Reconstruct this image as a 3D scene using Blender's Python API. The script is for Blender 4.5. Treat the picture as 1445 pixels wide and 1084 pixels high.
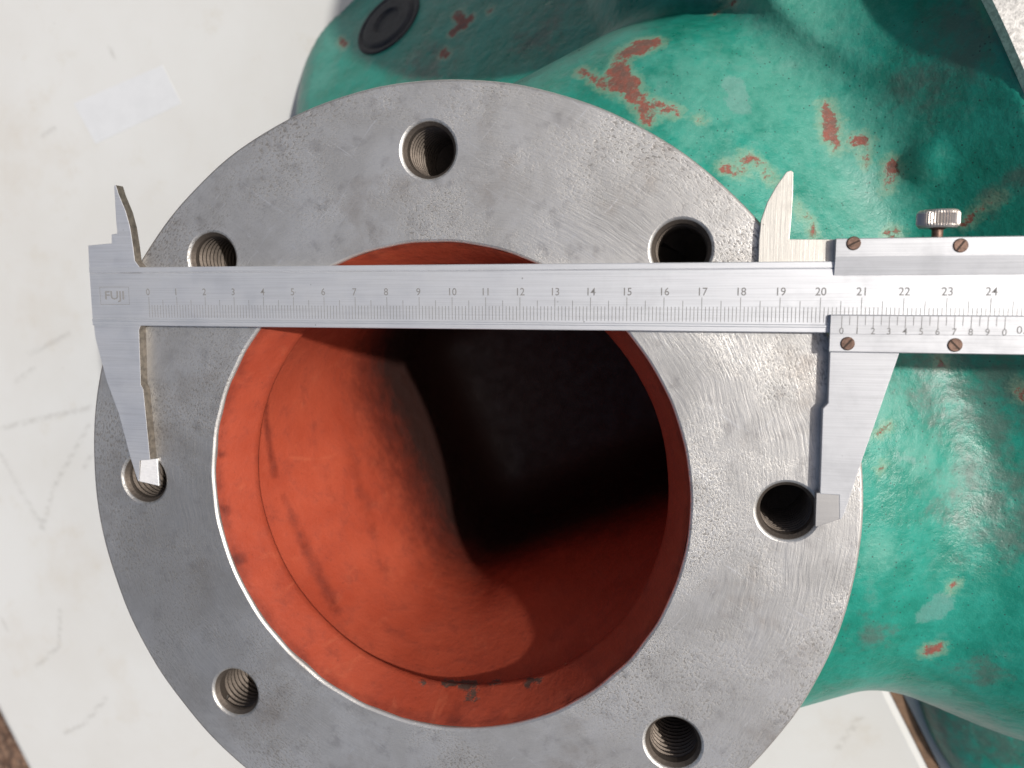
import bpy, bmesh, math, random
import numpy as np
from mathutils import Vector, Matrix

# ------------------------------------------------------------------ camera, sky, sun, exposure
scene = bpy.context.scene
for o in list(bpy.data.objects):
    bpy.data.objects.remove(o)
CM = 0.01
PW, PH, FPX = 1445.0, 1084.0, 1118.998
def rodrigues(r):
    r = np.array(r, float); a = np.linalg.norm(r); k = r / a
    K = np.array([[0, -k[2], k[1]], [k[2], 0, -k[0]], [-k[1], k[0], 0]])
    return np.eye(3) + math.sin(a) * K + (1 - math.cos(a)) * K @ K
RC = rodrigues([0.12532979, 0.22273274, 0.04851186]) @ np.diag([1., -1, -1])   # world(cm) -> camera (x right, y down, z forward)
TC = np.array([-2.3151157, 3.3167961, 24.01647757])
CAM = -RC.T @ TC
cd = bpy.data.cameras.new('camera'); cam = bpy.data.objects.new('camera', cd)
scene.collection.objects.link(cam); scene.camera = cam
cd.sensor_width = 36.0; cd.lens = 36.0 * FPX / PW
cd.clip_start = 0.01; cd.clip_end = 50
m = Matrix.Identity(4)
for i in range(3):
    m[i][0] = RC[0][i]; m[i][1] = -RC[1][i]; m[i][2] = -RC[2][i]; m[i][3] = CAM[i] * CM
cam.matrix_world = m
cd.dof.use_dof = True; cd.dof.focus_distance = 0.235; cd.dof.aperture_fstop = 13

SUN_ELEV, SUN_AZ = 49.5, 14.0          # azimuth measured from +x towards +y
w = bpy.data.worlds.new('World'); scene.world = w; w.use_nodes = True
nt = w.node_tree; bg = nt.nodes['Background']
sky = nt.nodes.new('ShaderNodeTexSky'); sky.sky_type = 'NISHITA'; sky.sun_disc = False
sky.sun_elevation = math.radians(SUN_ELEV); sky.sun_rotation = math.radians(90 - SUN_AZ)
sky.dust_density = 5.0; sky.air_density = 1.0; sky.ozone_density = 0.6
nt.links.new(sky.outputs[0], bg.inputs[0]); bg.inputs[1].default_value = 0.075
sd = bpy.data.lights.new('sun', 'SUN'); sd.energy = 3.5; sd.angle = math.radians(1.6); sd.color = (1, 0.965, 0.915)
sun = bpy.data.objects.new('sun', sd); scene.collection.objects.link(sun)
sv = Vector((math.cos(math.radians(SUN_ELEV)) * math.cos(math.radians(SUN_AZ)), math.cos(math.radians(SUN_ELEV)) * math.sin(math.radians(SUN_AZ)), math.sin(math.radians(SUN_ELEV))))
sun.rotation_euler = sv.to_track_quat('Z', 'Y').to_euler(); sun.location = sv * 2
vs = scene.view_settings
vs.view_transform = 'Standard'; vs.look = 'None'; vs.exposure = 0.08; vs.gamma = 1.0; vs.use_curve_mapping = False

# ------------------------------------------------------------------ helpers
def rays(px):
    px = np.atleast_2d(np.array(px, float))
    return np.stack([(px[:, 0] - PW / 2) / FPX, (px[:, 1] - PH / 2) / FPX, np.ones(len(px))], 1) @ RC
def back(px, z):
    d = rays(px); s = (z - CAM[2]) / d[:, 2]
    return CAM + d * s[:, None]
COL = scene.collection
def tag(o, label=None, cat=None, group=None, kind=None):
    if label: o['label'] = label
    if cat: o['category'] = cat
    if group: o['group'] = group
    if kind: o['kind'] = kind
    return o
def empty(name, loc):
    o = bpy.data.objects.new(name, None); COL.objects.link(o); o.location = Vector(loc) * CM
    o.empty_display_size = 0.02
    return o
def world_loc(o):
    v = o.location.copy()
    return v
def put(name, me, mat=None, parent=None):
    """mesh given in world metres; parents sit at an unrotated location"""
    o = bpy.data.objects.new(name, me); COL.objects.link(o)
    if mat is not None:
        me.materials.clear(); me.materials.append(mat)
    if parent is not None:
        o.parent = parent
        off = Vector((0, 0, 0)); p = parent
        while p is not None:
            off += p.location; p = p.parent
        o.location = -off
    return o
def mesh_from(name, V, F, smooth=False):
    me = bpy.data.meshes.new(name)
    me.from_pydata([tuple(np.array(v) * CM) for v in V], [], F)
    if smooth:
        me.polygons.foreach_set('use_smooth', [True] * len(me.polygons))
    me.update(); return me
def bevel(o, wcm, seg=2, ang=35):
    b = o.modifiers.new('bevel', 'BEVEL'); b.width = wcm * CM; b.segments = seg
    b.limit_method = 'ANGLE'; b.angle_limit = math.radians(ang)
    return o
def fix_normals(me):
    bm = bmesh.new(); bm.from_mesh(me); bmesh.ops.recalc_face_normals(bm, faces=bm.faces); bm.to_mesh(me); bm.free()
    return me

# ------------------------------------------------------------------ materials
class NT:
    def __init__(s, name):
        s.m = bpy.data.materials.new(name); s.m.use_nodes = True; s.t = s.m.node_tree
        s.b = s.t.nodes['Principled BSDF']
        s.co = s.n('ShaderNodeTexCoord').outputs['Object']
    def n(s, k): return s.t.nodes.new(k)
    def set(s, inp, v):
        if isinstance(v, bpy.types.NodeSocket): s.t.links.new(v, inp)
        elif isinstance(v, (tuple, list)) and len(v) == 3 and inp.type == 'RGBA': inp.default_value = (*v, 1)
        else: inp.default_value = v
    def map(s, scale=(100, 100, 100), rot=(0, 0, 0), loc=(0, 0, 0), src=None):
        q = s.n('ShaderNodeMapping'); s.set(q.inputs[0], src or s.co)
        q.inputs[1].default_value = loc; q.inputs[2].default_value = rot; q.inputs[3].default_value = scale
        return q.outputs[0]
    def noise(s, vec, scale=1, detail=4, rough=.55, dist=0.0, color=False):
        q = s.n('ShaderNodeTexNoise'); s.set(q.inputs['Vector'], vec); q.inputs['Scale'].default_value = scale
        q.inputs['Detail'].default_value = detail; q.inputs['Roughness'].default_value = rough; q.inputs['Distortion'].default_value = dist
        return q.outputs['Color' if color else 'Fac']
    def vor(s, vec, scale=1, feat='F1'):
        q = s.n('ShaderNodeTexVoronoi'); q.feature = feat; s.set(q.inputs['Vector'], vec); q.inputs['Scale'].default_value = scale
        return q.outputs['Distance']
    def math(s, op, a, b=None, c=None, clamp=False):
        q = s.n('ShaderNodeMath'); q.operation = op; q.use_clamp = clamp; s.set(q.inputs[0], a)
        if b is not None: s.set(q.inputs[1], b)
        if c is not None: s.set(q.inputs[2], c)
        return q.outputs[0]
    def ramp(s, f, lo, hi, a=0.0, b=1.0):
        q = s.n('ShaderNodeMapRange'); q.interpolation_type = 'SMOOTHSTEP'; s.set(q.inputs[0], f)
        q.inputs[1].default_value = lo; q.inputs[2].default_value = hi; q.inputs[3].default_value = a; q.inputs[4].default_value = b
        return q.outputs[0]
    def mix(s, f, a, b):
        q = s.n('ShaderNodeMix'); q.data_type = 'RGBA'; s.set(q.inputs[0], f); s.set(q.inputs[6], a); s.set(q.inputs[7], b)
        return q.outputs[2]
    def attr(s, name):
        q = s.n('ShaderNodeAttribute'); q.attribute_name = name; return q.outputs['Fac']
    def sep(s, v):
        q = s.n('ShaderNodeSeparateXYZ'); s.set(q.inputs[0], v); return q.outputs
    def comb(s, x, y, z):
        q = s.n('ShaderNodeCombineXYZ'); s.set(q.inputs[0], x); s.set(q.inputs[1], y); s.set(q.inputs[2], z); return q.outputs[0]
    def bump(s, h, strength=.3, dist=.0005, nrm=None):
        q = s.n('ShaderNodeBump'); s.set(q.inputs['Height'], h); q.inputs['Strength'].default_value = strength; q.inputs['Distance'].default_value = dist
        if nrm is not None: s.set(q.inputs['Normal'], nrm)
        return q.outputs[0]
    def out(s, col=None, rough=None, metal=None, nrm=None, spec=None, coat=None):
        for k, v in (('Base Color', col), ('Roughness', rough), ('Metallic', metal), ('Normal', nrm), ('Specular IOR Level', spec), ('Coat Weight', coat)):
            if v is not None: s.set(s.b.inputs[k], v)
        return s.m

def mat_flange():
    s = NT('machined_cast_iron'); v = s.map()
    x, y, z = s.sep(v)
    r = s.math('SQRT', s.math('ADD', s.math('MULTIPLY', x, x), s.math('MULTIPLY', y, y)))
    th = s.math('ARCTAN2', y, x)
    # concentric facing marks, broken up along the turn, wandering a little
    wob = s.noise(v, .35, 2)
    rr = s.math('ADD', r, s.math('MULTIPLY', wob, .7))
    arcs = s.noise(s.comb(s.math('MULTIPLY', rr, 9.0), s.math('MULTIPLY', th, 9.0), 0.0), 1, 3, .65)
    arcs2 = s.noise(s.comb(s.math('MULTIPLY', rr, 22.0), s.math('MULTIPLY', th, 5.0), 3.0), 1, 2, .6)
    where = s.ramp(s.noise(v, .28, 3), .38, .62)
    pit = s.noise(s.comb(s.math('MULTIPLY', rr, 17.0), s.math('MULTIPLY', th, 85.0), s.math('MULTIPLY', z, 10.0)), 1, 4, .7)
    pitw = s.ramp(s.noise(v, .22, 4, .6), .40, .62)
    pits = s.ramp(pit, .40, .52, 1, 0)                      # 1 in the pits
    pitm = s.math('MULTIPLY', pits, s.math('ADD', s.math('MULTIPLY', pitw, .75), .06))
    cloud = s.noise(v, .42, 6, .62, .5)
    cloud2 = s.noise(v, 1.7, 5, .6)
    c = s.mix(s.ramp(cloud, .3, .72), (.47, .46, .445), (.77, .75, .715))
    c = s.mix(s.math('MULTIPLY', s.ramp(cloud2, .52, .75), .45), c, (.27, .255, .25))
    stain = s.math('MULTIPLY', s.ramp(s.noise(s.map(loc=(31, 7, 3)), .33, 5, .65), .54, .70), .35)
    c = s.mix(stain, c, (.30, .24, .19))
    c = s.mix(s.math('MULTIPLY', pitm, .85, clamp=True), c, (.10, .09, .085))
    # a few straight scratches
    def scr(angle, loc, thin):
        q = s.map(scale=(100, 100, 100), rot=(0, 0, angle), loc=loc)
        qx, qy, qz = s.sep(q)
        f = s.noise(s.comb(s.math('MULTIPLY', qx, .22), s.math('MULTIPLY', qy, 6.0), 0.0), 1, 2, .5)
        return s.ramp(s.math('ABSOLUTE', s.math('SUBTRACT', f, .36)), 0.0, thin, 1, 0)
    sc = s.math('MULTIPLY', s.math('MAXIMUM', scr(.55, (1, 2, 0), .008), scr(-.9, (7, 3, 0), .006)), .6)
    c = s.mix(sc, c, (.75, .75, .76))
    # dark reflection painted into the colour on one side of the face
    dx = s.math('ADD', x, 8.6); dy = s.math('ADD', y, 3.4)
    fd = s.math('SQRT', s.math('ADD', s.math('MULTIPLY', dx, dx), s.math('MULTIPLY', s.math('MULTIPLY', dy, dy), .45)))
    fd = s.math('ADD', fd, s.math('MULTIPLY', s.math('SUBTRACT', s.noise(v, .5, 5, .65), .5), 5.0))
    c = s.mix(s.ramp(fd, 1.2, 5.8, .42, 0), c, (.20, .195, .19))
    edge = s.attr('edge_wear')
    c = s.mix(edge, c, (.78, .76, .72))
    rg = s.math('ADD', s.ramp(cloud, .3, .7, .50, .38), s.math('MULTIPLY', pitm, .25))
    h = s.math('ADD', s.math('MULTIPLY', arcs, s.math('ADD', s.math('MULTIPLY', where, .65), .12)), s.math('MULTIPLY', arcs2, .22))
    h = s.math('SUBTRACT', h, s.math('MULTIPLY', pitm, .35))
    h = s.math('ADD', h, s.math('MULTIPLY', s.noise(v, 30, 2), .10))
    return s.out(c, rg, .8, s.bump(h, .27, .0006))

def mat_green():
    s = NT('worn_green_paint'); v = s.map()
    big = s.noise(v, .22, 5, .6, .6); mid = s.noise(v, .9, 5, .65); fine = s.noise(v, 6, 6, .7); grit = s.noise(v, 22, 4, .7)
    c = s.mix(s.ramp(mid, .3, .7), (.008, .19, .135), (.016, .27, .205))
    pale = s.math('MULTIPLY', s.ramp(s.math('ADD', s.attr('pale'), s.math('MULTIPLY', s.math('SUBTRACT', s.noise(v, 2.2, 6, .7), .5), 1.5)), .3, 1.15), .74)
    c = s.mix(pale, c, (.10, .34, .27))
    chalk = s.math('MULTIPLY', s.ramp(s.noise(s.map(loc=(9, 2, 5)), .55, 7, .72), .55, .72), .3)
    c = s.mix(chalk, c, (.17, .31, .27))
    grime = s.math('MULTIPLY', s.ramp(s.math('ADD', s.attr('grime'), s.math('MULTIPLY', s.math('SUBTRACT', s.noise(v, 1.4, 7, .72), .5), 2.4)), .45, 1.2), .7)
    c = s.mix(grime, c, (.085, .11, .095))
    # dust grains and black specks
    sp = s.ramp(s.vor(v, 5.0), .09, .17, 1, 0)
    sp = s.math('MULTIPLY', sp, s.ramp(s.noise(v, 1.3, 3), .42, .56))
    c = s.mix(s.math('MULTIPLY', sp, .75), c, (.015, .03, .028))
    dust = s.math('MULTIPLY', s.ramp(grit, .56, .74), s.math('ADD', s.math('MULTIPLY', pale, .35), .16))
    c = s.mix(dust, c, (.36, .42, .36))
    wn = s.math('MULTIPLY', s.math('SUBTRACT', s.noise(v, 3.4, 8, .78), .5), .95)
    cdst = s.math('ADD', s.math('ADD', s.attr('chip'), .05), wn)
    chip = s.ramp(cdst, -.07, .05, 1, 0)
    core = s.ramp(s.math('ADD', s.attr('chip'), s.math('MULTIPLY', s.math('SUBTRACT', s.noise(v, 4, 5, .7), .5), 1.0)), -.30, -.02, 1, 0)
    chipc = s.mix(core, (.27, .078, .055), (.155, .085, .067))
    chipc = s.mix(s.math('MULTIPLY', s.ramp(s.noise(v, 14, 6, .75), .48, .7), .55), chipc, (.34, .21, .17))
    # tiny random chips all over
    tiny = s.ramp(s.noise(s.map(loc=(4, 17, 8)), 1.15, 4, .62),   .76, .775)
    c = s.mix(tiny, c, (.30, .13, .09))
    yel = s.math('MULTIPLY', s.ramp(cdst, .0, .32, 1, 0), .45)
    c = s.mix(yel, c, (.32, .40, .27))
    c = s.mix(chip, c, chipc)
    ms = s.ramp(s.math('ADD', s.attr('metal'), wn), -.04, .1, 1, 0)
    c = s.mix(s.math('MULTIPLY', ms, .28), c, (.27, .36, .35))
    rg = s.math('ADD', s.ramp(mid, .3, .7, .27, .40), s.math('MULTIPLY', s.math('MAXIMUM', chip, s.math('MULTIPLY', pale, .6)), .3))
    h = s.math('ADD', s.math('MULTIPLY', mid, 1.0), s.math('MULTIPLY', fine, .28))
    h = s.math('ADD', h, s.math('MULTIPLY', grit, .10)); h = s.math('SUBTRACT', h, s.math('MULTIPLY', chip, .28))
    h = s.math('ADD', h, s.math('MULTIPLY', s.noise(v, .5, 3), 2.0))
    return s.out(c, rg, 0.0, s.bump(h, .42, .0016), .5)

def mat_bore():
    s = NT('red_oxide_primer'); v = s.map()
    big = s.noise(v, .35, 5, .6, .4); mid = s.noise(v, 1.6, 6, .68)
    c = s.mix(s.ramp(big, .3, .7), (.33, .054, .026), (.40, .074, .037))
    c = s.mix(s.math('MULTIPLY', s.ramp(mid, .5, .74), .55), c, (.22, .04, .022))
    c = s.mix(s.math('MULTIPLY', s.ramp(s.noise(s.map(scale=(100, 100, 35), loc=(3, 8, 1)), 1.1, 6, .7, .8), .55, .75), .4), c, (.50, .13, .065))
    c = s.mix(s.math('MULTIPLY', s.ramp(s.noise(v, 9, 4, .7), .62, .72), .5), c, (.09, .03, .02))
    wn = s.math('MULTIPLY', s.math('SUBTRACT', s.noise(v, 3.2, 6, .7), .5), .7)
    chip = s.ramp(s.math('ADD', s.attr('chip'), wn), -.05, .04, 1, 0)
    sf = s.math('ADD', s.attr('soot_and_shade'), s.math('MULTIPLY', s.math('SUBTRACT', s.noise(v, 1.5, 6, .7), .5), .75))  # soot streaks, plus the passage's shade painted in by depth
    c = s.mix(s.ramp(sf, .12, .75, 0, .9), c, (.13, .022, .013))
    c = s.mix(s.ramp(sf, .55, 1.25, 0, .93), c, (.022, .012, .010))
    c = s.mix(chip, c, (.10, .065, .05))
    h = s.math('ADD', mid, s.math('MULTIPLY', s.noise(v, 7, 4), .3)); h = s.math('SUBTRACT', h, s.math('MULTIPLY', chip, .5))
    return s.out(c, s.ramp(mid, .3, .7, .42, .6), 0.0, s.bump(h, .35, .0009), .4)

def mat_steel(name, col=(.70, .71, .72), rough=.36, along=(.35, 30, 30), metal=.8, wear=.25, bump=.10, ang=0.0):
    s = NT(name); v = s.map(); q = s.map(rot=(0, 0, -ang))
    x, y, z = s.sep(q)
    st = s.noise(s.comb(s.math('MULTIPLY', x, along[0]), s.math('MULTIPLY', y, along[1]), s.math('MULTIPLY', z, along[2])), 1, 3, .6)
    cl = s.noise(v, .9, 5, .62)
    c = s.mix(s.math('MULTIPLY', s.ramp(cl, .45, .75), wear), col, tuple(k * .62 for k in col))
    sp = s.math('MULTIPLY', s.ramp(s.vor(v, 2.3), .035, .07, 1, 0), s.ramp(s.noise(v, .8, 3), .52, .6))
    c = s.mix(s.math('MULTIPLY', sp, .6), c, (.10, .09, .08))
    c = s.mix(s.ramp(st, .38, .7, 0, .38), c, tuple(k * .68 for k in col))
    rg = s.math('ADD', s.ramp(cl, .3, .7, rough - .03, rough + .06), s.math('MULTIPLY', st, .06))
    return s.out(c, rg, metal, s.bump(s.math('ADD', st, s.math('MULTIPLY', s.noise(v, 12, 3), .4)), bump, .0002))

def mat_plain(name, col, rough=.5, metal=0.0, var=.3, scale=8, bump=.2):
    s = NT(name); v = s.map(); nz = s.noise(v, scale, 5, .65)
    c = s.mix(s.ramp(nz, .35, .7), col, tuple(k * (1 - var) for k in col))
    return s.out(c, rough, metal, s.bump(nz, bump, .0003))

def mat_board():
    s = NT('scuffed_white_laminate'); v = s.map()
    cl = s.noise(v, .09, 6, .62); sm = s.noise(v, .5, 6, .7)
    c = s.mix(s.ramp(cl, .35, .68), (.60, .603, .59), (.57, .565, .543))
    c = s.mix(s.math('MULTIPLY', s.ramp(sm, .56, .75), .35), c, (.52, .49, .43))
    gr = s.math('MULTIPLY', s.ramp(s.math('ADD', s.attr('scuff'), s.math('MULTIPLY', s.math('SUBTRACT', s.noise(v, 3, 5, .7), .5), .45)), -.02, .2, 1, 0), .42)
    c = s.mix(gr, c, (.36, .35, .33))
    st = s.math('MULTIPLY', s.ramp(s.math('ADD', s.attr('stain'), s.math('MULTIPLY', s.math('SUBTRACT', sm, .5), 2.2)), .45, 1.3), .26)
    c = s.mix(st, c, (.50, .45, .38))
    dots = s.math('MULTIPLY', s.ramp(s.vor(v, .9), .03, .06, 1, 0), s.ramp(s.noise(v, .4, 3), .5, .6))
    c = s.mix(s.math('MULTIPLY', dots, .5), c, (.35, .32, .28))
    return s.out(c, .42, 0.0, s.bump(s.math('ADD', sm, s.math('MULTIPLY', s.noise(v, 14, 3), .2)), .12, .0006), .35)

def mat_soil():
    s = NT('brown_soil'); v = s.map()
    a = s.noise(v, .35, 8, .7); b = s.vor(v, 1.4); 
    c = s.mix(s.ramp(a, .35, .68), (.085, .045, .028), (.22, .135, .09))
    c = s.mix(s.ramp(b, .0, .5, .5, 0), c, (.30, .21, .15))
    return s.out(c, .9, 0, s.bump(s.math('ADD', a, b), .8, .006))

ANG = 0.0369489
M_FLANGE = mat_flange(); M_GREEN = mat_green(); M_BORE = mat_bore()
M_BEAM = mat_steel('satin_chrome_beam', (.68, .69, .71), .56, ang=ANG)
M_JAW = mat_steel('ground_jaw_steel', (.70, .71, .735), .54, along=(.5, 26, 26), ang=ANG)
M_PLATE = mat_steel('satin_slider_plate', (.56, .567, .585), .58, ang=ANG)
M_OLD = mat_steel('tarnished_jaw_steel', (.72, .69, .63), .46, along=(26, .6, 26), wear=.75, bump=.2, ang=ANG)
M_NIB = mat_steel('bright_ground_nib', (.86, .86, .86), .34, along=(.5, 20, 20), ang=ANG)
M_DARKNIB = mat_steel('grey_ground_nib', (.46, .45, .44), .5, along=(.5, 20, 20), ang=ANG)
M_EDGE = mat_plain('oxidised_steel_edge', (.20, .175, .145), .6, .4, .5, 6)
M_KNOB = mat_steel('nickel_knob', (.66, .60, .55), .28, along=(1, 1, 1), wear=.5)
M_SCREW = mat_plain('browned_screw', (.20, .125, .095), .5, .7, .5, 10)
M_SLOT = mat_plain('dark_screw_slot', (.05, .03, .02), .8)  # dark brown bars standing for the screw slots
M_THREAD = mat_steel('thread_steel', (.15, .125, .105), .55, along=(8, 8, 8), metal=.8, wear=.6, bump=.5)
M_INK = mat_plain('engraved_grey_ink', (.22, .215, .21), .6, 0, .2, 20, 0)
M_FAINT = mat_plain('faint_stamp', (.26, .255, .25), .55, .0, .3, 30, .1)
M_BOARD = mat_board(); M_SOIL = mat_soil()
M_TAPE = mat_plain('pale_tape', (.605, .617, .632), .5, 0, .04, 1.2, .05)
M_PLUG = mat_plain('dark_plug', (.035, .035, .04), .55, .3, .5, 3)
M_RIM2 = mat_plain('rough_turned_rim', (.66, .64, .61), .55, .35, .45, 9, .6)

# ------------------------------------------------------------------ setting: ground, boards
ZT = -20.3
g = mesh_from('ground', [(-300, -300, -26), (300, -300, -26), (300, 300, -26), (-300, 300, -26)], [(0, 1, 2, 3)])
tag(put('ground', g, M_SOIL), kind='structure')

# board edges run along dv; nv is across
def line_dir(a, b):
    p, q = back([a], ZT)[0], back([b], ZT)[0]; return p, q
L0, L1 = line_dir((0, 1005), (38, 1084)); G0, G1 = line_dir((1250, 970), (1312, 1084))
dv = ((L1 - L0) / np.linalg.norm(L1 - L0) + (G1 - G0) / np.linalg.norm(G1 - G0)); dv /= np.linalg.norm(dv)
nv = np.array([-dv[1], dv[0], 0])
if nv[0] < 0: nv = -nv
cl = (L0 + L1) / 2 @ nv; cr = (G0 + G1) / 2 @ nv
def seg_dist(P, a, b):
    a = np.array(a, float); b = np.array(b, float); ab = b - a
    t = np.clip(((P - a) @ ab) / max(ab @ ab, 1e-9), 0, 1)
    return np.linalg.norm(P - a - t[:, None] * ab, axis=1)
def add_attr(me, name, val):
    at = me.attributes.new(name, 'FLOAT', 'POINT'); at.data.foreach_set('value', np.asarray(val, np.float32))
def board(name, c0, c1, d0, d1, thick, step):
    nc = int((c1 - c0) / step); nd = int((d1 - d0) / step)
    A, B = np.meshgrid(np.linspace(c0, c1, nc + 1), np.linspace(d0, d1, nd + 1), indexing='ij')
    edge = np.minimum.reduce([A - c0, c1 - A, B - d0, d1 - B])
    P = A[..., None] * nv + B[..., None] * dv; P = P.reshape(-1, 3)
    P[:, 2] = ZT - np.where(edge.ravel() < 1e-6, .12, 0)
    idx = np.arange(P.shape[0]).reshape(nc + 1, nd + 1)
    F = np.stack([idx[:-1, :-1], idx[1:, :-1], idx[1:, 1:], idx[:-1, 1:]], -1).reshape(-1, 4).tolist()
    rim = list(idx[:, 0]) + list(idx[-1, 1:]) + list(idx[-2::-1, -1]) + list(idx[0, -2:0:-1])
    n0 = len(P); low = P[rim].copy(); low[:, 2] = ZT - thick
    V = np.vstack([P, low]); k = len(rim)
    for i in range(k):
        j = (i + 1) % k; F.append((int(rim[i]), n0 + i, n0 + j, int(rim[j])))
    F.append(tuple(range(n0 + k - 1, n0 - 1, -1)))
    me = mesh_from(name, V, F); fix_normals(me)
    return me, V
me, V = board('white_board', cl, cr, -62, 45, 3.0, .36)
def tp(*pts): return [back([p], ZT)[0] for p in pts]
scuffs = [((0, 605), (60, 590)), ((60, 590), (130, 575)), ((2, 640), (60, 748)), ((60, 748), (75, 690)), ((75, 690), (125, 600)),
          ((84, 912), (83, 900)), ((83, 912), (50, 942)), ((85, 860), (84, 912)), ((150, 985), (120, 1020)), ((120, 1020), (92, 1034)),
          ((155, 66), (162, 82)), ((80, 180), (60, 193)), ((130, 640), (118, 660)), ((20, 540), (50, 520)), ((100, 470), (40, 500)), ((10, 890), (0, 870)), ((1180, 1060), (1215, 1010))]
sd_ = np.full(len(V), 9.0)
for a, b in scuffs:
    p, q = tp(a, b); sd_ = np.minimum(sd_, seg_dist(V, p, q))
add_attr(me, 'scuff', sd_ - .06)
stn = np.zeros(len(V))
for c, r in (((20, 220), 6), ((120, 195), 2), ((170, 945), 2), ((185, 985), 1.8), ((100, 800), 4), ((30, 900), 3.), ((60, 430), 4), ((1190, 1040), 2.5)):
    p = tp(c)[0]; stn = np.maximum(stn, np.exp(-(np.linalg.norm(V - p, axis=1) / r) ** 2))
add_attr(me, 'stain', stn)
o = board_obj = put('white_board', me, M_BOARD); tag(o, 'wide scuffed white board lying under the pump casting', 'board')
me2, V2 = board('cream_board', cr + .55, cr + 40, -62, 45, 3.0, 1.5)
add_attr(me2, 'scuff', np.full(len(V2), 9.)); add_attr(me2, 'stain', np.full(len(V2), .35))
o = put('cream_board', me2, M_BOARD); tag(o, 'cream board beside the dark gap, under the green bulge', 'board')
# brown edging glued along the board's edge, filling the gap
bA = back([(1250, 970)], ZT)[0] @ dv
eV = []
for c_ in (cr + .0, cr + .5):
    for d_ in (-62, 45):
        p_ = nv * c_ + dv * d_
        eV += [(p_[0], p_[1], ZT - .06), (p_[0], p_[1], ZT - 2.9)]
put('edge_band', fix_normals(mesh_from('edge_band', eV, [(0, 2, 6, 4), (1, 5, 7, 3), (0, 1, 3, 2), (4, 6, 7, 5), (0, 4, 5, 1), (2, 3, 7, 6)])), mat_plain('brown_edge_band', (.20, .115, .065), .7, 0, .4, 2, .3), board_obj)
# pale tape patch on the board
tc = [back([p], ZT + .02)[0] for p in ((104, 146), (229, 92), (256, 146), (135, 203))]
tv = [c.copy() for c in tc] + [c - np.array([0, 0, .03]) for c in tc]
o = put('tape_patch', fix_normals(mesh_from('tape_patch', tv, [(0, 1, 2, 3), (7, 6, 5, 4), (0, 4, 5, 1), (1, 5, 6, 2), (2, 6, 7, 3), (3, 7, 4, 0)])), M_TAPE)
tag(o, 'pale rectangular tape patch stuck on the white board', 'tape')

# ------------------------------------------------------------------ pump casing: signed distance shapes (cm)
AU = math.radians(26); CU, SU = math.cos(AU), math.sin(AU)
RO, RP, RB, PHI = 12.074, 10.1226, 7.4986, 0.04418
Z2 = -11.3; HZ2 = 9.0; HN2 = 10.5; U2 = 19.3
def ell(x, y, z, c, r):
    px, py, pz = (x - c[0]), (y - c[1]), (z - c[2])
    k0 = np.sqrt((px / r[0]) ** 2 + (py / r[1]) ** 2 + (pz / r[2]) ** 2) + 1e-9
    k1 = np.sqrt((px / r[0] ** 2) ** 2 + (py / r[1] ** 2) ** 2 + (pz / r[2] ** 2) ** 2) + 1e-9
    return k0 * (k0 - 1) / k1
def smin(a, b, k):
    h = np.clip(.5 + .5 * (b - a) / k, 0, 1); return b + (a - b) * h - k * h * (1 - h)
LOBE_C = np.array([-4.6, 18.4, -15.3]); LOBE_A = np.array([-.36, .46, .81]); LOBE_A /= np.linalg.norm(LOBE_A)
HOLES = [(RP * math.cos(math.pi / 2 + PHI + k * math.pi / 4), RP * math.sin(math.pi / 2 + PHI + k * math.pi / 4)) for k in range(8)]
BUMP = [None]
def sdf_body(x, y, z):
    u = CU * x + SU * y; n = -SU * x + CU * y
    du = (u - np.clip(u, -1, 9.6)) / 8.2
    k = np.sqrt(((np.abs(n + .75) / 13.35) ** 2.7 + (np.abs(z + 11.6) / 8.6) ** 2.7) ** (2 / 2.7) + du * du)
    main = (k - 1) * 8.4
    r = np.sqrt(x * x + y * y)
    neck = np.maximum(r - (10.9 + np.clip(-z - 2, 0, 6) * .12), np.maximum(-z - 16, z + 1.4))
    d = smin(main, neck, 2.2)
    hz = 5.0 + 3.9 * np.clip((u - 14.2) / 5.0, 0, 1) ** 1.25
    pipe = np.maximum(((np.abs(n / 10.4) ** 3 + np.abs((z - Z2) / hz) ** 3) ** (1 / 3) - 1) * hz * .8, np.maximum(2.0 - u, u - U2 - .6))
    d = smin(d, pipe, 2.0)
    d = smin(d, ell(x, y, z, (21.8, -2.6, -12.4), (8.6, 8.2, 8.2)), 2.6)
    d = smin(d, ell(x, y, z, (28.3, -11.3, -20.3), (8.9, 9.6, 4.0)), 2.6)
    d = smin(d, np.maximum(np.sqrt((x - 13.5) ** 2 + (y - 21.0) ** 2) - 6.2, z + 6.6), 2.5)
    shade_hub = np.maximum(np.sqrt((x - 10.0) ** 2 + (y - 23.7) ** 2) - 6.3, z - .4)  # unseen cylinder added above the frame to shade the rear lobe
    d = smin(d, shade_hub, 1.2)
    d = smin(d, ell(x, y, z, (6.5, 17.8, -15.0), (5.0, 4.0, 5.5)), 1.5)
    ql = (np.abs(n / (HN2 - .3)) ** 5 + np.abs((z - Z2) / (HZ2 - .3)) ** 5) ** .2
    slab = np.maximum((ql - 1) * 8.0, np.maximum(U2 + .02 - u, u - U2 - 2.4))
    d = np.minimum(d, slab)
    if BUMP[0] is not None:
        d = smin(d, ell(x, y, z, BUMP[0], (.8, .8, .8)), .3)
    px, py, pz = x - LOBE_C[0], y - LOBE_C[1], z - LOBE_C[2]
    ha = px * LOBE_A[0] + py * LOBE_A[1] + pz * LOBE_A[2]
    rd = 2.4; qx = np.sqrt(px * px + py * py) - (11.2 - rd); qy = ha + rd
    lobe = np.minimum(np.maximum(qx, qy), 0) + np.sqrt(np.maximum(qx, 0) ** 2 + np.maximum(qy, 0) ** 2) - rd
    d = smin(d, lobe, .15)
    return np.maximum(d, ZT - .02 - z)
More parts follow.
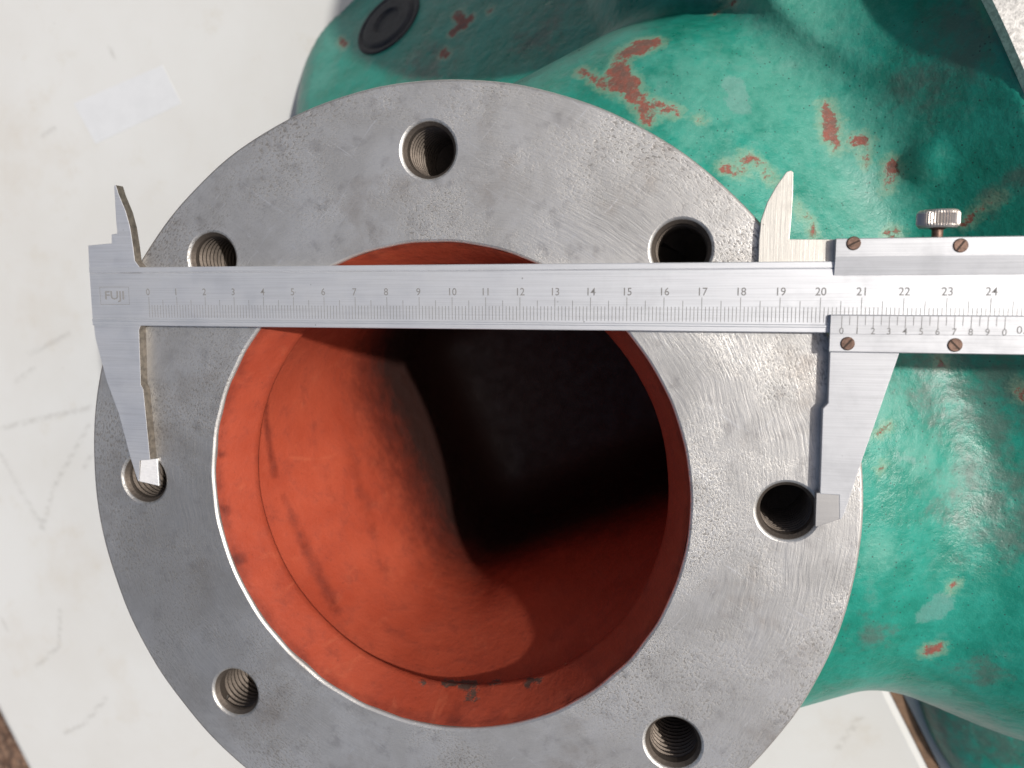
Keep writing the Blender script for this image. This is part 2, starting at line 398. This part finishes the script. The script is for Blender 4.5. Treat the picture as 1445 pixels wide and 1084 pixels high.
def sdf_cavity(x, y, z):
    """round mouth funnelling into a box-like passage that runs off along u"""
    u = CU * x + SU * y; n = -SU * x + CU * y
    r = np.sqrt(x * x + y * y)
    circ = r - 7.1
    rc = 2.6
    qu = np.maximum(-5.0 - u, u - 12.0) + rc; qn = np.maximum(-4.9 - n, n - 6.6) + rc
    box = np.minimum(np.maximum(qu, qn), 0) + np.sqrt(np.maximum(qu, 0) ** 2 + np.maximum(qn, 0) ** 2) - rc
    t = np.clip((-z - 1.7) / 8.0, 0, 1); t = np.sin(t * math.pi / 2) ** 1.15
    fun = circ * (1 - t) + np.maximum(box, circ - .9) * t
    fun = -smin(-fun, 18.8 + z, 3.5)
    return np.maximum(fun, z + 1.6)
def surface_nets(f, lo, hi, h):
    ax = [np.arange(lo[i], hi[i] + h, h) for i in range(3)]
    X, Y, Z = np.meshgrid(*ax, indexing='ij'); D = f(X, Y, Z)
    nx, ny, nz = D.shape
    acc = np.zeros((nx - 1, ny - 1, nz - 1, 3)); cnt = np.zeros((nx - 1, ny - 1, nz - 1))
    def sl(i, j, k): return (slice(i, nx - 1 + i), slice(j, ny - 1 + j), slice(k, nz - 1 + k))
    cor = [(i, j, k) for i in (0, 1) for j in (0, 1) for k in (0, 1)]
    for a in cor:
        for axis in range(3):
            if a[axis]: continue
            b = list(a); b[axis] = 1
            da, db = D[sl(*a)], D[sl(*b)]
            cr_ = (da < 0) != (db < 0)
            t = np.where(cr_, da / np.where(cr_, da - db, 1), 0)
            for c in range(3):
                acc[..., c] += np.where(cr_, a[c] + (t if c == axis else 0), 0)
            cnt += cr_
    act = cnt > 0
    ids = -np.ones(act.shape, int); ids[act] = np.arange(act.sum())
    I = np.argwhere(act); P = (I + acc[act] / cnt[act][:, None]) * h + np.array(lo)
    F = []
    for axis in range(3):
        s0 = [slice(0, n_) for n_ in D.shape]; s1 = list(s0)
        s0[axis] = slice(0, -1); s1[axis] = slice(1, None)
        d0, d1 = D[tuple(s0)], D[tuple(s1)]
        cr_ = (d0 < 0) != (d1 < 0)
        E = np.argwhere(cr_); o1, o2 = (axis + 1) % 3, (axis + 2) % 3
        ok = (E[:, o1] > 0) & (E[:, o2] > 0) & (E[:, o1] < D.shape[o1] - 1) & (E[:, o2] < D.shape[o2] - 1); E = E[ok]
        q = []
        for a_, b_ in ((-1, -1), (0, -1), (0, 0), (-1, 0)):
            c = E.copy(); c[:, o1] += a_; c[:, o2] += b_; q.append(ids[c[:, 0], c[:, 1], c[:, 2]])
        Q = np.stack(q, 1); flip = D[E[:, 0], E[:, 1], E[:, 2]] > 0
        Q[flip] = Q[flip][:, ::-1]; F.append(Q)
    F = np.vstack(F)
    for _ in range(3):                       # relax onto the true surface
        e = 1e-3; x, y, z = P.T; d = f(x, y, z)
        G = np.stack([f(x + e, y, z) - d, f(x, y + e, z) - d, f(x, y, z + e) - d], 1) / e
        P = P - np.clip(d, -h, h)[:, None] * G / np.maximum((G * G).sum(1), .3)[:, None] * .8
    return P, F
def np_mesh(name, P, F, smooth=True):
    me = bpy.data.meshes.new(name); P = np.ascontiguousarray(P * CM, np.float32)
    me.vertices.add(len(P)); me.vertices.foreach_set('co', P.ravel())
    me.loops.add(F.size); me.loops.foreach_set('vertex_index', F.astype(np.int32).ravel())
    me.polygons.add(len(F)); me.polygons.foreach_set('loop_start', np.arange(0, F.size, 4, dtype=np.int32))
    me.polygons.foreach_set('use_smooth', np.full(len(F), smooth))
    me.update(calc_edges=True); me.validate(); return me
def hollow(x, y, z):
    u = CU * x + SU * y
    r = np.sqrt(x * x + y * y)
    d = np.maximum(sdf_body(x, y, z), -(sdf_cavity(x, y, z) - .45))
    d = np.maximum(d, -np.maximum(r - 8.0, -z - 8))
    for hx, hy in HOLES:
        d = np.maximum(d, -np.maximum(np.sqrt((x - hx) ** 2 + (y - hy) ** 2) - 1.1, -z - 3.9))
    return d
def march(px, f=sdf_body):
    d = rays([px])[0]; d /= np.linalg.norm(d); t = 14.0
    for _ in range(400):
        p = CAM + d * t; s = float(f(np.array([p[0]]), np.array([p[1]]), np.array([p[2]]))[0])
        if s < .004: break
        t += max(s * .6, .004)
        if t > 60: break
    return CAM + d * t
_b = march((1328, 222)); BUMP[0] = _b - np.array([0, 0, .71])
BLO, BHI = (-18.0, -25.0, -20.8), (30.0, 30.5, 2.6)
P, F = surface_nets(hollow, BLO, BHI, .26)

def chip_field(P, caps, f=sdf_body):
    d = np.full(len(P), 9.0)
    for a, b, rpx in caps:
        p, q = march(a, f), march(b, f)
        r = rpx / FPX * np.linalg.norm((p + q) / 2 - CAM)
        d = np.minimum(d, seg_dist(P, p, q) - r)
    return d
def blobs(P, lst, f=sdf_body):
    v = np.zeros(len(P))
    for px, rpx in lst:
        p = march(px, f); r = rpx / FPX * np.linalg.norm(p - CAM)
        v = np.maximum(v, np.exp(-(np.linalg.norm(P - p, axis=1) / r) ** 2))
    return v
CHIPS = [((880, 75), (905, 70), 13), ((900, 62), (925, 60), 12), ((870, 95), (890, 120), 14), ((865, 110), (905, 140), 10),
         ((818, 100), (850, 120), 6), ((850, 120), (900, 140), 8), ((890, 138), (952, 158), 8), ((905, 150), (915, 170), 10),
         ((1010, 18), (1012, 16), 6), ((1030, 5), (1036, 4), 5), ((985, 166), (990, 168), 4),
         ((1166, 150), (1168, 165), 8), ((1172, 172), (1172, 190), 12), ((1176, 195), (1178, 207), 7), ((1205, 200), (1220, 198), 8), ((1219, 205), (1223, 228), 5),
         ((1260, 230), (1258, 245), 8), ((1255, 255), (1253, 265), 6), ((1265, 240), (1267, 242), 6),
         ((1022, 238), (1045, 242), 8), ((1050, 222), (1068, 230), 8), ((1068, 230), (1092, 255), 7), ((1125, 290), (1143, 312), 4), ((1146, 322), (1149, 332), 4),
         ((1360, 316), (1370, 310), 6), ((1375, 300), (1410, 278), 4), ((1256, 329), (1268, 331), 6),
         ((1345, 825), (1343, 832), 5), ((1246, 655), (1243, 662), 4), ((1310, 920), (1322, 914), 9), ((1240, 612), (1256, 600), 4), ((1325, 507), (1328, 512), 5),
         ((640, 45), (662, 28), 9), ((645, 20), (655, 36), 8), ((625, 74), (630, 78), 7), ((690, 14), (692, 15), 4), ((480, 55), (487, 65), 5), ((452, 5), (456, 10), 8),
         ((1440, 545), (1445, 560), 6)]
METAL = [((1035, 120), (1045, 150), 14), ((1318, 862), (1330, 852), 14), ((1300, 870), (1310, 862), 8), ((1265, 645), (1290, 650), 3), ((1325, 515), (1354, 580), 1.2)]
PALE = [((1000, 120), 130), ((1100, 120), 150), ((1180, 200), 130), ((1130, 40), 120), ((1210, 270), 100), ((980, 190), 50), ((1050, 245), 50), ((1120, 300), 60), ((1300, 640), 45), ((1340, 680), 40), ((1260, 560), 50), ((1320, 980), 40), ((470, 60), 50), ((455, 110), 40), ((1240, 780), 40)]  # pale wear, with the sheen of the light put into the colour
GRIME = [((1360, 40), 90), ((1310, 110), 70), ((1400, 560), 120), ((1420, 700), 110), ((1300, 540), 60), ((1320, 1010), 60), ((1330, 1060), 50), ((1400, 1040), 90), ((1240, 890), 45), ((1440, 250), 30), ((1400, 285), 25), ((600, 100), 70), ((760, 50), 60), ((1380, 950), 40)]
casing = empty('pump_casing', (10, 0, ZT))
tag(casing, 'chipped green cast iron pump casing with a machined grey flange on top', 'pump')
me = np_mesh('body', P, F)
add_attr(me, 'chip', chip_field(P, CHIPS)); add_attr(me, 'metal', chip_field(P, METAL))
add_attr(me, 'pale', blobs(P, PALE)); add_attr(me, 'grime', blobs(P, GRIME))
put('body', me, M_GREEN, casing)

# red bore lining
P, F = surface_nets(sdf_cavity, (-10.0, -12.0, -20.2), (10.6, 12.2, -1.1), .2)
F = F[~(P[F].mean(1)[:, 2] > -1.72)][:, ::-1]
me = np_mesh('bore_lining', P, F)
def cav_hit(px):
    d = rays([px])[0]; d /= np.linalg.norm(d); t = (-1.75 - CAM[2]) / d[2] + .05
    for _ in range(400):
        p = CAM + d * t; s = -float(sdf_cavity(*[np.array([c]) for c in p])[0])
        if s < .004: break
        t += max(s * .6, .004)
    return CAM + d * t
BCH = [((588, 965), (596, 966), 7), ((632, 962), (672, 966), 7), ((690, 966), (705, 962), 4), ((745, 960), (765, 958), 5), ((650, 1006), (665, 1003), 4), ((738, 1003), (744, 1000), 4)]
d = np.full(len(P), 9.)
for a, b, rp in BCH:
    p, q = cav_hit(a), cav_hit(b); d = np.minimum(d, seg_dist(P, p, q) - rp / FPX * 27)
add_attr(me, 'chip', d)
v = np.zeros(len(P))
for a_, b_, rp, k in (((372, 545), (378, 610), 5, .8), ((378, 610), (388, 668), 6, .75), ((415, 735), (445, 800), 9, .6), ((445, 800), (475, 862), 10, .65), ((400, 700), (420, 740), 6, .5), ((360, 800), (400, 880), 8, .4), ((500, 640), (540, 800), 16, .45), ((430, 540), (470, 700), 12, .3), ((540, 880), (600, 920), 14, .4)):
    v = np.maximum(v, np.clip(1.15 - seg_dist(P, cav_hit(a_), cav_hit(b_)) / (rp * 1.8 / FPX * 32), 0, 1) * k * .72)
# shade of the deep passage painted in: colour blackens with depth
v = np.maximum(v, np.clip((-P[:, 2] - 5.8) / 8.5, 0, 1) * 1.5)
add_attr(me, 'soot_and_shade', np.clip(v, 0, 1.3))
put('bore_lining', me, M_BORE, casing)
# clean turned ring just inside the mouth
rn = 256; rV = []; rF = []
rprof = [(RB + .02, -.10), (RB - .05, -.22), (RB - .25, -.7), (RB - .55, -1.42), (RB - .61, -1.6), (RB - .57, -1.74), (RB - .2, -1.86), (RB + .4, -1.95)]
rs_ = random.Random(3)
for r, z in rprof:
    for i in range(rn):
        t = 2 * math.pi * i / rn; q = .012 * math.sin(5 * t + z) + .008 * math.sin(13 * t + 2 * z) + rs_.uniform(-.004, .004)
        rV.append(((r + q) * math.cos(t), (r + q) * math.sin(t), z))
for j in range(len(rprof) - 1):
    for i in range(rn): rF.append((j * rn + i, (j + 1) * rn + i, (j + 1) * rn + (i + 1) % rn, j * rn + (i + 1) % rn))
rme = mesh_from('bore_ring', rV, rF, True)
RVn = np.array(rV)
def ring_hit(px):
    d = rays([px])[0]; t = (0 - CAM[2]) / d[2]
    for _ in range(600):
        p = CAM + d * t
        if math.hypot(p[0], p[1]) > RB + .41 * p[2]: break
        t += .02
    return CAM + d * t
dd = np.full(len(RVn), 9.)
for a_, b_, rp in BCH: dd = np.minimum(dd, seg_dist(RVn, ring_hit(a_), ring_hit(b_)) - rp / FPX * 27)
add_attr(rme, 'chip', dd)
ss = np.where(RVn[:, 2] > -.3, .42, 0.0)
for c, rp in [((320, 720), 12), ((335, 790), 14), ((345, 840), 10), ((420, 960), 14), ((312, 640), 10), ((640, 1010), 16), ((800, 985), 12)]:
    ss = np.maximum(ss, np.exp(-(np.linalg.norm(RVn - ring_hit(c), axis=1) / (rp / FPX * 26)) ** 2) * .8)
add_attr(rme, 'soot_and_shade', ss)
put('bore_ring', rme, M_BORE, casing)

# machined flange with eight tapped holes
def circle_pts(cx, cy, r, n): return [(cx + r * math.cos(2 * math.pi * i / n), cy + r * math.sin(2 * math.pi * i / n)) for i in range(n)]
HR = .80
HC = [(RP * math.cos(math.pi / 2 + PHI + k * math.pi / 4), RP * math.sin(math.pi / 2 + PHI + k * math.pi / 4)) for k in range(8)]
cu = bpy.data.curves.new('flange', 'CURVE'); cu.dimensions = '2D'; cu.fill_mode = 'BOTH'
random.seed(4)
BW = .09
def spline(pts):
    sp = cu.splines.new('POLY'); sp.points.add(len(pts) - 1)
    for i, (x, y) in enumerate(pts): sp.points[i].co = (x * CM, y * CM, 0, 1)
    sp.use_cyclic_u = True
def wob(r, n, amp, seed):
    rs = random.Random(seed); ph = [(rs.uniform(0, 6.28), rs.randint(3, 40), rs.uniform(.2, 1)) for _ in range(9)]
    out = []
    for i in range(n):
        t = 2 * math.pi * i / n; d = sum(a * math.sin(k * t + p) for p, k, a in ph) * amp / 3
        out.append(((r + d) * math.cos(t), (r + d) * math.sin(t)))
    return out
spline(wob(RO, 360, .018, 1)); spline(wob(RB + .02, 288, .014, 2))
for hx, hy in HC: spline(circle_pts(hx, hy, HR, 48))
TH = 2.2
cu.extrude = TH / 2 * CM - BW * CM; cu.bevel_depth = BW * CM; cu.bevel_resolution = 1; cu.offset = -BW * CM
tmp = bpy.data.objects.new('tmp', cu); COL.objects.link(tmp)
dg = bpy.context.evaluated_depsgraph_get()
fme = bpy.data.meshes.new_from_object(tmp.evaluated_get(dg)); bpy.data.objects.remove(tmp)
fme.transform(Matrix.Translation((0, 0, -TH / 2 * CM)))
# finer top so that edge wear can live on vertices
co = np.array([v.co for v in fme.vertices]) / CM
ew = np.where((co[:, 2] < -.002) & (co[:, 2] > -BW * 1.05), 1.0, 0.0)
rr = np.hypot(co[:, 0], co[:, 1]); ew = np.where(rr > RO - .5, ew * .3, np.where(rr > RB + .4, 0.0, ew * .5))
add_attr(fme, 'edge_wear', ew)
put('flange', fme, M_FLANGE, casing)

# tapped holes: helical thread
def thread_mesh():
    n = 40; pitch = .2; rmaj, rmin = HR + .005, HR - .105
    rows = [(0.0, -BW * .6, HR + .03, 0), (0, -BW * .9, HR - .002, 0), (0, -.2, rmin + .02, 0)]
    V = []; F = []
    for _, z, r, h in rows:
        for i in range(n):
            t = 2 * math.pi * i / n; V.append((r * math.cos(t), r * math.sin(t), z))
    turns = 13; prof = [(0, rmin), (.25, rmin), (.55, rmaj), (.7, rmaj)]
    zs = []
    for k in range(turns):
        for f, r in prof: zs.append((-.24 - (k + f) * pitch, r))
    for z, r in zs:
        for i in range(n):
            t = 2 * math.pi * i / n; V.append((r * math.cos(t), r * math.sin(t), z - pitch * i / n))
    nr = len(V) // n
    for j in range(nr - 1):
        for i in range(n):
            a, b = j * n + i, j * n + (i + 1) % n
            if i == n - 1 and j >= 3:                 # helix seam: end of a turn meets the start of the next one
                if j + 5 >= nr: continue
                F.append((a, (j + 4) * n, (j + 5) * n, a + n))
            else: F.append((a, b, b + n, a + n))
    c = len(V); V.append((0, 0, zs[-1][0] - .5)); base = (nr - 1) * n
    for i in range(n): F.append((base + i, base + (i + 1) % n, c))
    return V, F
tV, tF = thread_mesh()
tme = mesh_from('tapped_hole', tV, tF)
for p in tme.polygons: p.flip()
tme.materials.append(M_THREAD); tme.update()
for k, (hx, hy) in enumerate(HC):
    o = bpy.data.objects.new('tapped_hole', tme); COL.objects.link(o); o.parent = casing
    o.location = Vector((hx * CM, hy * CM, 0)) - casing.location; o.rotation_euler.z = k * 1.3

# outlet flange, axis along u, rough turned rim
def lathe(prof, n, axis_o, axis_d, up, name, smooth_rows=False):
    d = np.array(axis_d, float); d /= np.linalg.norm(d); a = np.cross(up, d); a /= np.linalg.norm(a); b = np.cross(d, a)
    V = []; F = []
    for s_, r in prof:
        for i in range(n):
            t = 2 * math.pi * i / n; V.append(np.array(axis_o) + d * s_ + (a * math.cos(t) + b * math.sin(t)) * r)
    for j in range(len(prof) - 1):
        for i in range(n):
            F.append((j * n + i, j * n + (i + 1) % n, (j + 1) * n + (i + 1) % n, (j + 1) * n + i))
    F.append(tuple(range(n - 1, -1, -1))); k = (len(prof) - 1) * n; F.append(tuple(range(k, k + n)))
    return fix_normals(mesh_from(name, V, F))
ud = np.array([CU, SU, 0])
nd_ = np.array([-SU, CU, 0])
def outlet():
    n = 160; V = []; F = []
    rows = [(.3, .9), (.02, .972), (.14, 1.0), (2.6, 1.0), (2.72, .985), (2.72, .55)]
    for s_, k in rows:
        for i in range(n):
            t = 2 * math.pi * i / n; c_, q_ = math.cos(t), math.sin(t); ex = 2 / 5.0
            V.append(ud * (U2 + s_) + nd_ * (HN2 * k * math.copysign(abs(c_) ** ex, c_)) + np.array([0, 0, Z2 + HZ2 * k * math.copysign(abs(q_) ** ex, q_)]))
    for j in range(len(rows) - 1):
        for i in range(n): F.append((j * n + i, j * n + (i + 1) % n, (j + 1) * n + (i + 1) % n, (j + 1) * n + i))
    F.append(tuple(range(n * 5, n * 6)))
    return fix_normals(mesh_from('outlet_flange', V, F))
put('outlet_flange', outlet(), M_RIM2, casing)

# plug on the lobe
pp = march((548, 32)); e = 1e-3
gn = np.array([float((sdf_body(np.array([pp[0] + (e if i == 0 else 0)]), np.array([pp[1] + (e if i == 1 else 0)]), np.array([pp[2] + (e if i == 2 else 0)])) - sdf_body(*[np.array([c]) for c in pp]))[0]) for i in range(3)])
gn /= np.linalg.norm(gn)
plug = put('plug', lathe([(-.4, 2.0), (.05, 2.0), (.09, 1.94), (.09, 1.78), (.03, 1.72), (.03, 1.62), (.12, 1.55), (.15, 1.4), (.15, .85), (.03, .78), (.03, .02)], 48, pp, gn, (1, 0, 0), 'plug'), M_PLUG, casing)
bevel(plug, .03, 1)

# ------------------------------------------------------------------ vernier caliper
ZH = .34
CO = np.array([-9.5219, 5.586525]); ca, sa = math.cos(ANG), math.sin(ANG)
def W(s, v, z): return np.array([CO[0] + ca * s - sa * v, CO[1] + sa * s + ca * v, z])
def sv_of(px, z):
    p = back([px], z)[0]; dx, dy = p[0] - CO[0], p[1] - CO[1]
    return (ca * dx + sa * dy, -sa * dx + ca * dy)
cal = empty('vernier_caliper', (float(CO[0]), float(CO[1]), 0.0))
tag(cal, 'steel vernier caliper laid across the grey flange, jaws set over twenty centimetres', 'caliper')
def prism(name, poly, z0, z1, mat, parent, bw=.02, z1f=None, edge=None):
    n = len(poly)
    V = [W(s, v, z0) for s, v in poly] + [W(s, v, z1 if z1f is None else z1f(s, v)) for s, v in poly]
    F = [tuple(range(n - 1, -1, -1)), tuple(range(n, 2 * n))] + [(i, (i + 1) % n, n + (i + 1) % n, n + i) for i in range(n)]
    o = put(name, fix_normals(mesh_from(name, V, F)), mat, parent)
    if edge is not None:
        o.data.materials.append(edge)
        for p in o.data.polygons:
            if abs(p.normal.z) < .5: p.material_index = 1
    if bw: bevel(o, bw, 2, 30)
    return o
def profile(name, prof, s0, s1, mat, parent, skew=0.0):
    n = len(prof)
    V = [W(s0 , v, z) for v, z in prof] + [W(s1, v, z) for v, z in prof]
    F = [tuple(range(n)), tuple(range(2 * n - 1, n - 1, -1))] + [(i, (i + 1) % n, n + (i + 1) % n, n + i) for i in range(n)]
    return put(name, fix_normals(mesh_from(name, V, F)), mat, parent)
VT, VB = .914, -.933
ZB = -.004
s_left = sv_of((127, 400), ZH)[0]
gz = ZH - .022
beam = profile('beam', [(VB, ZB), (VB, ZH - .02), (VB + .02, ZH), (VB + .13, ZH), (VB + .15, ZH + .012), (VB + .19, ZH + .012), (VB + .215, gz + .01), (VT - .20, gz + .01), (VT - .175, gz - .015), (VT - .16, ZH), (VT - .02, ZH), (VT, ZH - .02), (VT, ZB)], s_left, 36.5, M_BEAM, cal)
FZ = gz + .01
# lower fixed jaw
fj = [sv_of(p, ZH) for p in ((131.5, 452), (134, 476), (142.5, 509), (150, 538), (167, 584), (183.5, 646), (194, 679), (196, 679.5), (197, 650), (211.5, 649), (201.8, 549.5), (198.3, 543), (195.8, 466), (197.5, 461), (206, 452))]
prism('fixed_jaw', fj, ZB, ZH - .012, M_JAW, cal, .012, edge=M_EDGE)
# fill so that the jaw meets the end of the beam without a step
nb = [sv_of(p, ZH) for p in ((193, 646), (194, 679), (214, 684.5), (211.5, 646))]
def nibz(s, v):
    s0 = nb[0][0]; s1 = nb[2][0] + .12
    return ZH - .03 - (s - s0) / (s1 - s0) * .33
nbo = [sv_of((193, 648.5), ZH), sv_of((194, 679), ZH), sv_of((224.5, 686), .08), sv_of((222, 647.5), .08)]
def nibz2(s, v):
    a = min(nbo[0][0], nbo[1][0]); b = max(nbo[2][0], nbo[3][0]); return ZH - .01 - (s - a) / (b - a) * .25
prism('jaw_nib', nbo, ZB, .1, M_NIB, cal, .012, nibz2)
# upper inside jaw of the fixed end
ij = [sv_of(p, ZH) for p in ((125.5, 385), (124, 346.5), (157, 343.5), (157, 331), (165, 329.5), (163, 306), (160.5, 262), (163, 261), (167, 274), (177, 298), (183, 320), (187, 345), (190, 368), (196, 376), (199, 385))]
prism('inside_jaw', ij, ZB, ZH - .012, M_JAW, cal, .015, edge=M_EDGE)

# slider -----------------------------------------------------------
ZS = ZH + .12
sl = empty('slider', (0, 0, 0)); sl.parent = cal; sl.location = Vector((22 * CM, 0, 0))
# slider body behind the beam, above and below it
sA = sv_of((1173, 470), ZH)[0]
vlo = sv_of((1250, 498), ZS)[1]; vmid = sv_of((1250, 472), ZS)[1]; vup = sv_of((1250, 444.5), ZS)[1]
vp0 = sv_of((1300, 335), ZS)[1]; vp1 = sv_of((1300, 361), ZS)[1]; vp2 = sv_of((1300, 388), FZ + .01)[1]
sU = sv_of((1180, 347), ZS)[0]; sL = sv_of((1171.5, 470), ZS)[0]
SE = 30.5
lower = profile('vernier_plate', [(vlo, ZH - .05), (vlo, ZS - .02), (vlo + .02, ZS), (vmid - .006, ZS), (vmid, ZS - .012), (vmid + .006, ZS), (vup - .03, ZS), (vup, ZS - .05), (vup, FZ + .002), (VB - .01, FZ + .002), (VB - .01, ZH - .05)], sL, SE, M_PLATE, sl)
upper = profile('clamp_plate', [(vp0, ZB), (vp0, ZS - .02), (vp0 - .02, ZS), (vp1, ZS), (vp2, FZ + .03), (vp2, FZ + .002), (VT + .01, FZ + .002), (VT + .01, ZB)], sU, SE, M_PLATE, sl)
mj = [sv_of(p, ZH) for p in ((1171, 480), (1171, 497), (1168.5, 569), (1161, 577), (1157, 697.5), (1184, 699), (1184.5, 733), (1187, 733.5), (1191.5, 726), (1219, 643), (1269.5, 498), (1275, 480))]
prism('movable_jaw', mj, ZB, ZH - .01, M_PLATE, sl, .02)
prism('slider_base', [sv_of((1172, 476), ZH), (SE, sv_of((1172, 476), ZH)[1]), (SE, vlo + .03), (sA, vlo + .03)][::-1], ZB, ZH - .06, M_JAW, sl, .0)
nr_ = [sv_of(p, .322) for p in ((1152, 696), (1150.5, 744), (1187, 732), (1189, 700), (1186, 694))]
prism('jaw_nib', nr_, ZB, .322, M_DARKNIB, sl, .012)
iz = .2
uj = [sv_of(p, iz) for p in ((1070, 374), (1071, 340), (1074, 311), (1083, 285), (1096, 262), (1110, 242.5), (1116, 240.5), (1119.5, 243), (1119, 275), (1117, 305), (1114, 337.5), (1196, 338), (1196, 374))]
prism('inside_jaw', uj, ZB, iz, M_OLD, sl, .015)
# screws
def screw(px, ang):
    s0, v0 = sv_of(px, ZS); r = .175
    V = []; F = []; n = 28
    c = W(s0, v0, ZS)
    for rr_, z in ((r, -.05), (r, .012), (r - .025, .03)):
        for i in range(n):
            t = 2 * math.pi * i / n; V.append(c + np.array([rr_ * math.cos(t), rr_ * math.sin(t), z]))
    for j in range(2):
        for i in range(n): F.append((j * n + i, j * n + (i + 1) % n, (j + 1) * n + (i + 1) % n, (j + 1) * n + i))
    F.append(tuple(range(2 * n, 3 * n)))
    o = put('screw', mesh_from('screw', V, F), M_SCREW, sl)
    ln, wd = r - .03, .022
    R = np.array([[math.cos(ang), -math.sin(ang), 0], [math.sin(ang), math.cos(ang), 0], [0, 0, 1]])
    bx = [c + R @ np.array([x, y, z]) for z in (.0, .034) for x, y in ((-ln, -wd), (ln, -wd), (ln, wd), (-ln, wd))]
    return bx
slots = []
for px, a in (((1204.5, 343.5), .5), ((1355.5, 346.5), 1.0), ((1196, 485), .9), ((1347.5, 487), 2.4)):
    bx = screw(px, a)
    so = put('screw_slot', mesh_from('screw_slot', bx, [(4, 5, 6, 7), (0, 1, 5, 4), (1, 2, 6, 5), (2, 3, 7, 6), (3, 0, 4, 7)]), M_SLOT, sl)
# screw heads stand slightly above the plates
# thumb screw: knurled wheel with its axis along v
zk = .2
ks, kv0 = sv_of((1323, 322), zk); kv1 = sv_of((1323, 297), zk)[1]
kr = (sv_of((1354, 308), zk)[0] - sv_of((1293, 308), zk)[0]) / 2
ax0 = W(ks, kv0, zk); axd = np.array([-sa, ca, 0]); th = kv1 - kv0
def knurl():
    n = 46 * 4; V = []; F = []
    a = np.array([ca, sa, 0]); b = np.array([0, 0, 1])
    rows = [(0, kr * .55, 0), (0, kr * .86, 0), (.05, kr * .965, .3), (.10, kr, 1), (th - .10, kr, 1), (th - .05, kr * .965, .3), (th, kr * .88, 0), (th + .01, kr * .3, 0)]
    for s_, r, kn in rows:
        for i in range(n):
            t = 2 * math.pi * i / n; q = r - kn * .035 * (1 if i % 4 in (0,) else (.45 if i % 4 in (1, 3) else 0))
            V.append(ax0 + axd * s_ + (a * math.cos(t) + b * math.sin(t)) * q)
    for j in range(len(rows) - 1):
        for i in range(n): F.append((j * n + i, j * n + (i + 1) % n, (j + 1) * n + (i + 1) % n, (j + 1) * n + i))
    F.append(tuple(range(n))); F.append(tuple(range((len(rows) - 1) * n, len(rows) * n)))
    return fix_normals(mesh_from('thumb_screw', V, F))
put('thumb_screw', knurl(), M_KNOB, sl)
put('thumb_screw_stem', lathe([(-.55, .13), (-.05, .13), (.0, .2), (.03, .22)], 24, ax0, axd, (0, 0, 1), 'thumb_screw_stem'), M_SCREW, sl)

# graduations -------------------------------------------------------
def ticks(name, lst, z, mat, parent):
    V = []; F = []
    for (s0, v0), (s1, v1), wd in lst:
        k = len(V)
        V += [W(s0 - wd, v0, z), W(s1 - wd, v1, z), W(s1 + wd, v1, z), W(s0 + wd, v0, z)]; F.append((k, k + 1, k + 2, k + 3))
    me = mesh_from(name, V, F)
    for p in me.polygons:
        if p.normal.z < 0: p.flip()
    o = put(name, me, mat, parent); o['kind'] = 'stuff'; return o
T = []
for i in range(0, 300):
    s = i / 10
    top = -.02 if i % 10 == 0 else (-.11 if i % 5 == 0 else -.27)
    T.append(((s, top), (s, -.665), .008))
ticks('graduations', T, FZ + .0025, M_INK, beam)
def text(body, s, v, z, h, mat, parent, name='numeral', align='CENTER', bold=0.0, sx=1.0):
    c = bpy.data.curves.new('txt', 'FONT'); c.body = body; c.size = h / .72 * CM; c.align_x = align; c.align_y = 'CENTER'
    c.offset = bold * CM; c.fill_mode = 'FRONT'; c.resolution_u = 3
    t = bpy.data.objects.new('txt', c); COL.objects.link(t)
    dg = bpy.context.evaluated_depsgraph_get(); me = bpy.data.meshes.new_from_object(t.evaluated_get(dg))
    bpy.data.objects.remove(t)
    w_ = W(s, v, z)
    me.transform(Matrix.Translation(Vector(w_) * CM) @ Matrix.Rotation(ANG, 4, 'Z') @ Matrix.Diagonal((sx, 1, 1, 1)))
    me.name = name
    return put(name, me, mat, parent)
for k in range(0, 30):
    text(str(k), k - .02 * (k < 10), .125, FZ + .0025, .215, M_INK, beam, bold=.002, sx=.95)
# stamped maker's frame
f0 = sv_of((140.5, 405), FZ); f1 = sv_of((183, 430), FZ)
fr = []
def frame_rect(s0, v0, s1, v1, wd):
    V = []; F = []
    for a, b, c_, d_ in ((s0, v0, s1, v0 + wd), (s0, v1 - wd, s1, v1), (s0, v0 + wd, s0 + wd, v1 - wd), (s1 - wd, v0 + wd, s1, v1 - wd)):
        k = len(V); V += [W(a, b, FZ + .0025), W(c_, b, FZ + .0025), W(c_, d_, FZ + .0025), W(a, d_, FZ + .0025)]; F.append((k, k + 1, k + 2, k + 3))
    return mesh_from('stamp_frame', V, F)
put('stamp_frame', frame_rect(f0[0], f1[1], f1[0], f0[1], .014), M_FAINT, beam)
text('FUJI', (f0[0] + f1[0]) / 2, (f0[1] + f1[1]) / 2, FZ + .003, .27, M_FAINT, beam, 'stamp_lettering', bold=.006, sx=1.2)
# vernier
v0x = sv_of((1188, 452), ZS)[0]; v1x = sv_of((1418.6, 452), ZS)[0]
T = []
zt = ZS + .0025
for i in range(21):
    s = v0x + (v1x - v0x) * i / 20
    T.append(((s, vup - .032), (s, sv_of((1300, 464 if i % 2 == 0 else 459.5), ZS)[1]), .008))
# the plate's bevelled upper edge carries the upper ends of the lines
ticks('vernier_graduations', T, zt, M_INK, lower)
vn = sv_of((1300, 468.5), ZS)[1]
for i in range(11):
    text(str(i % 10), v0x + (v1x - v0x) * i / 10, vn, zt, .17, M_INK, lower, bold=.001)
text('0.05mm', sv_of((1434, 468), ZS)[0], vn + .06, zt, .2, M_INK, lower, 'vernier_lettering', 'LEFT')
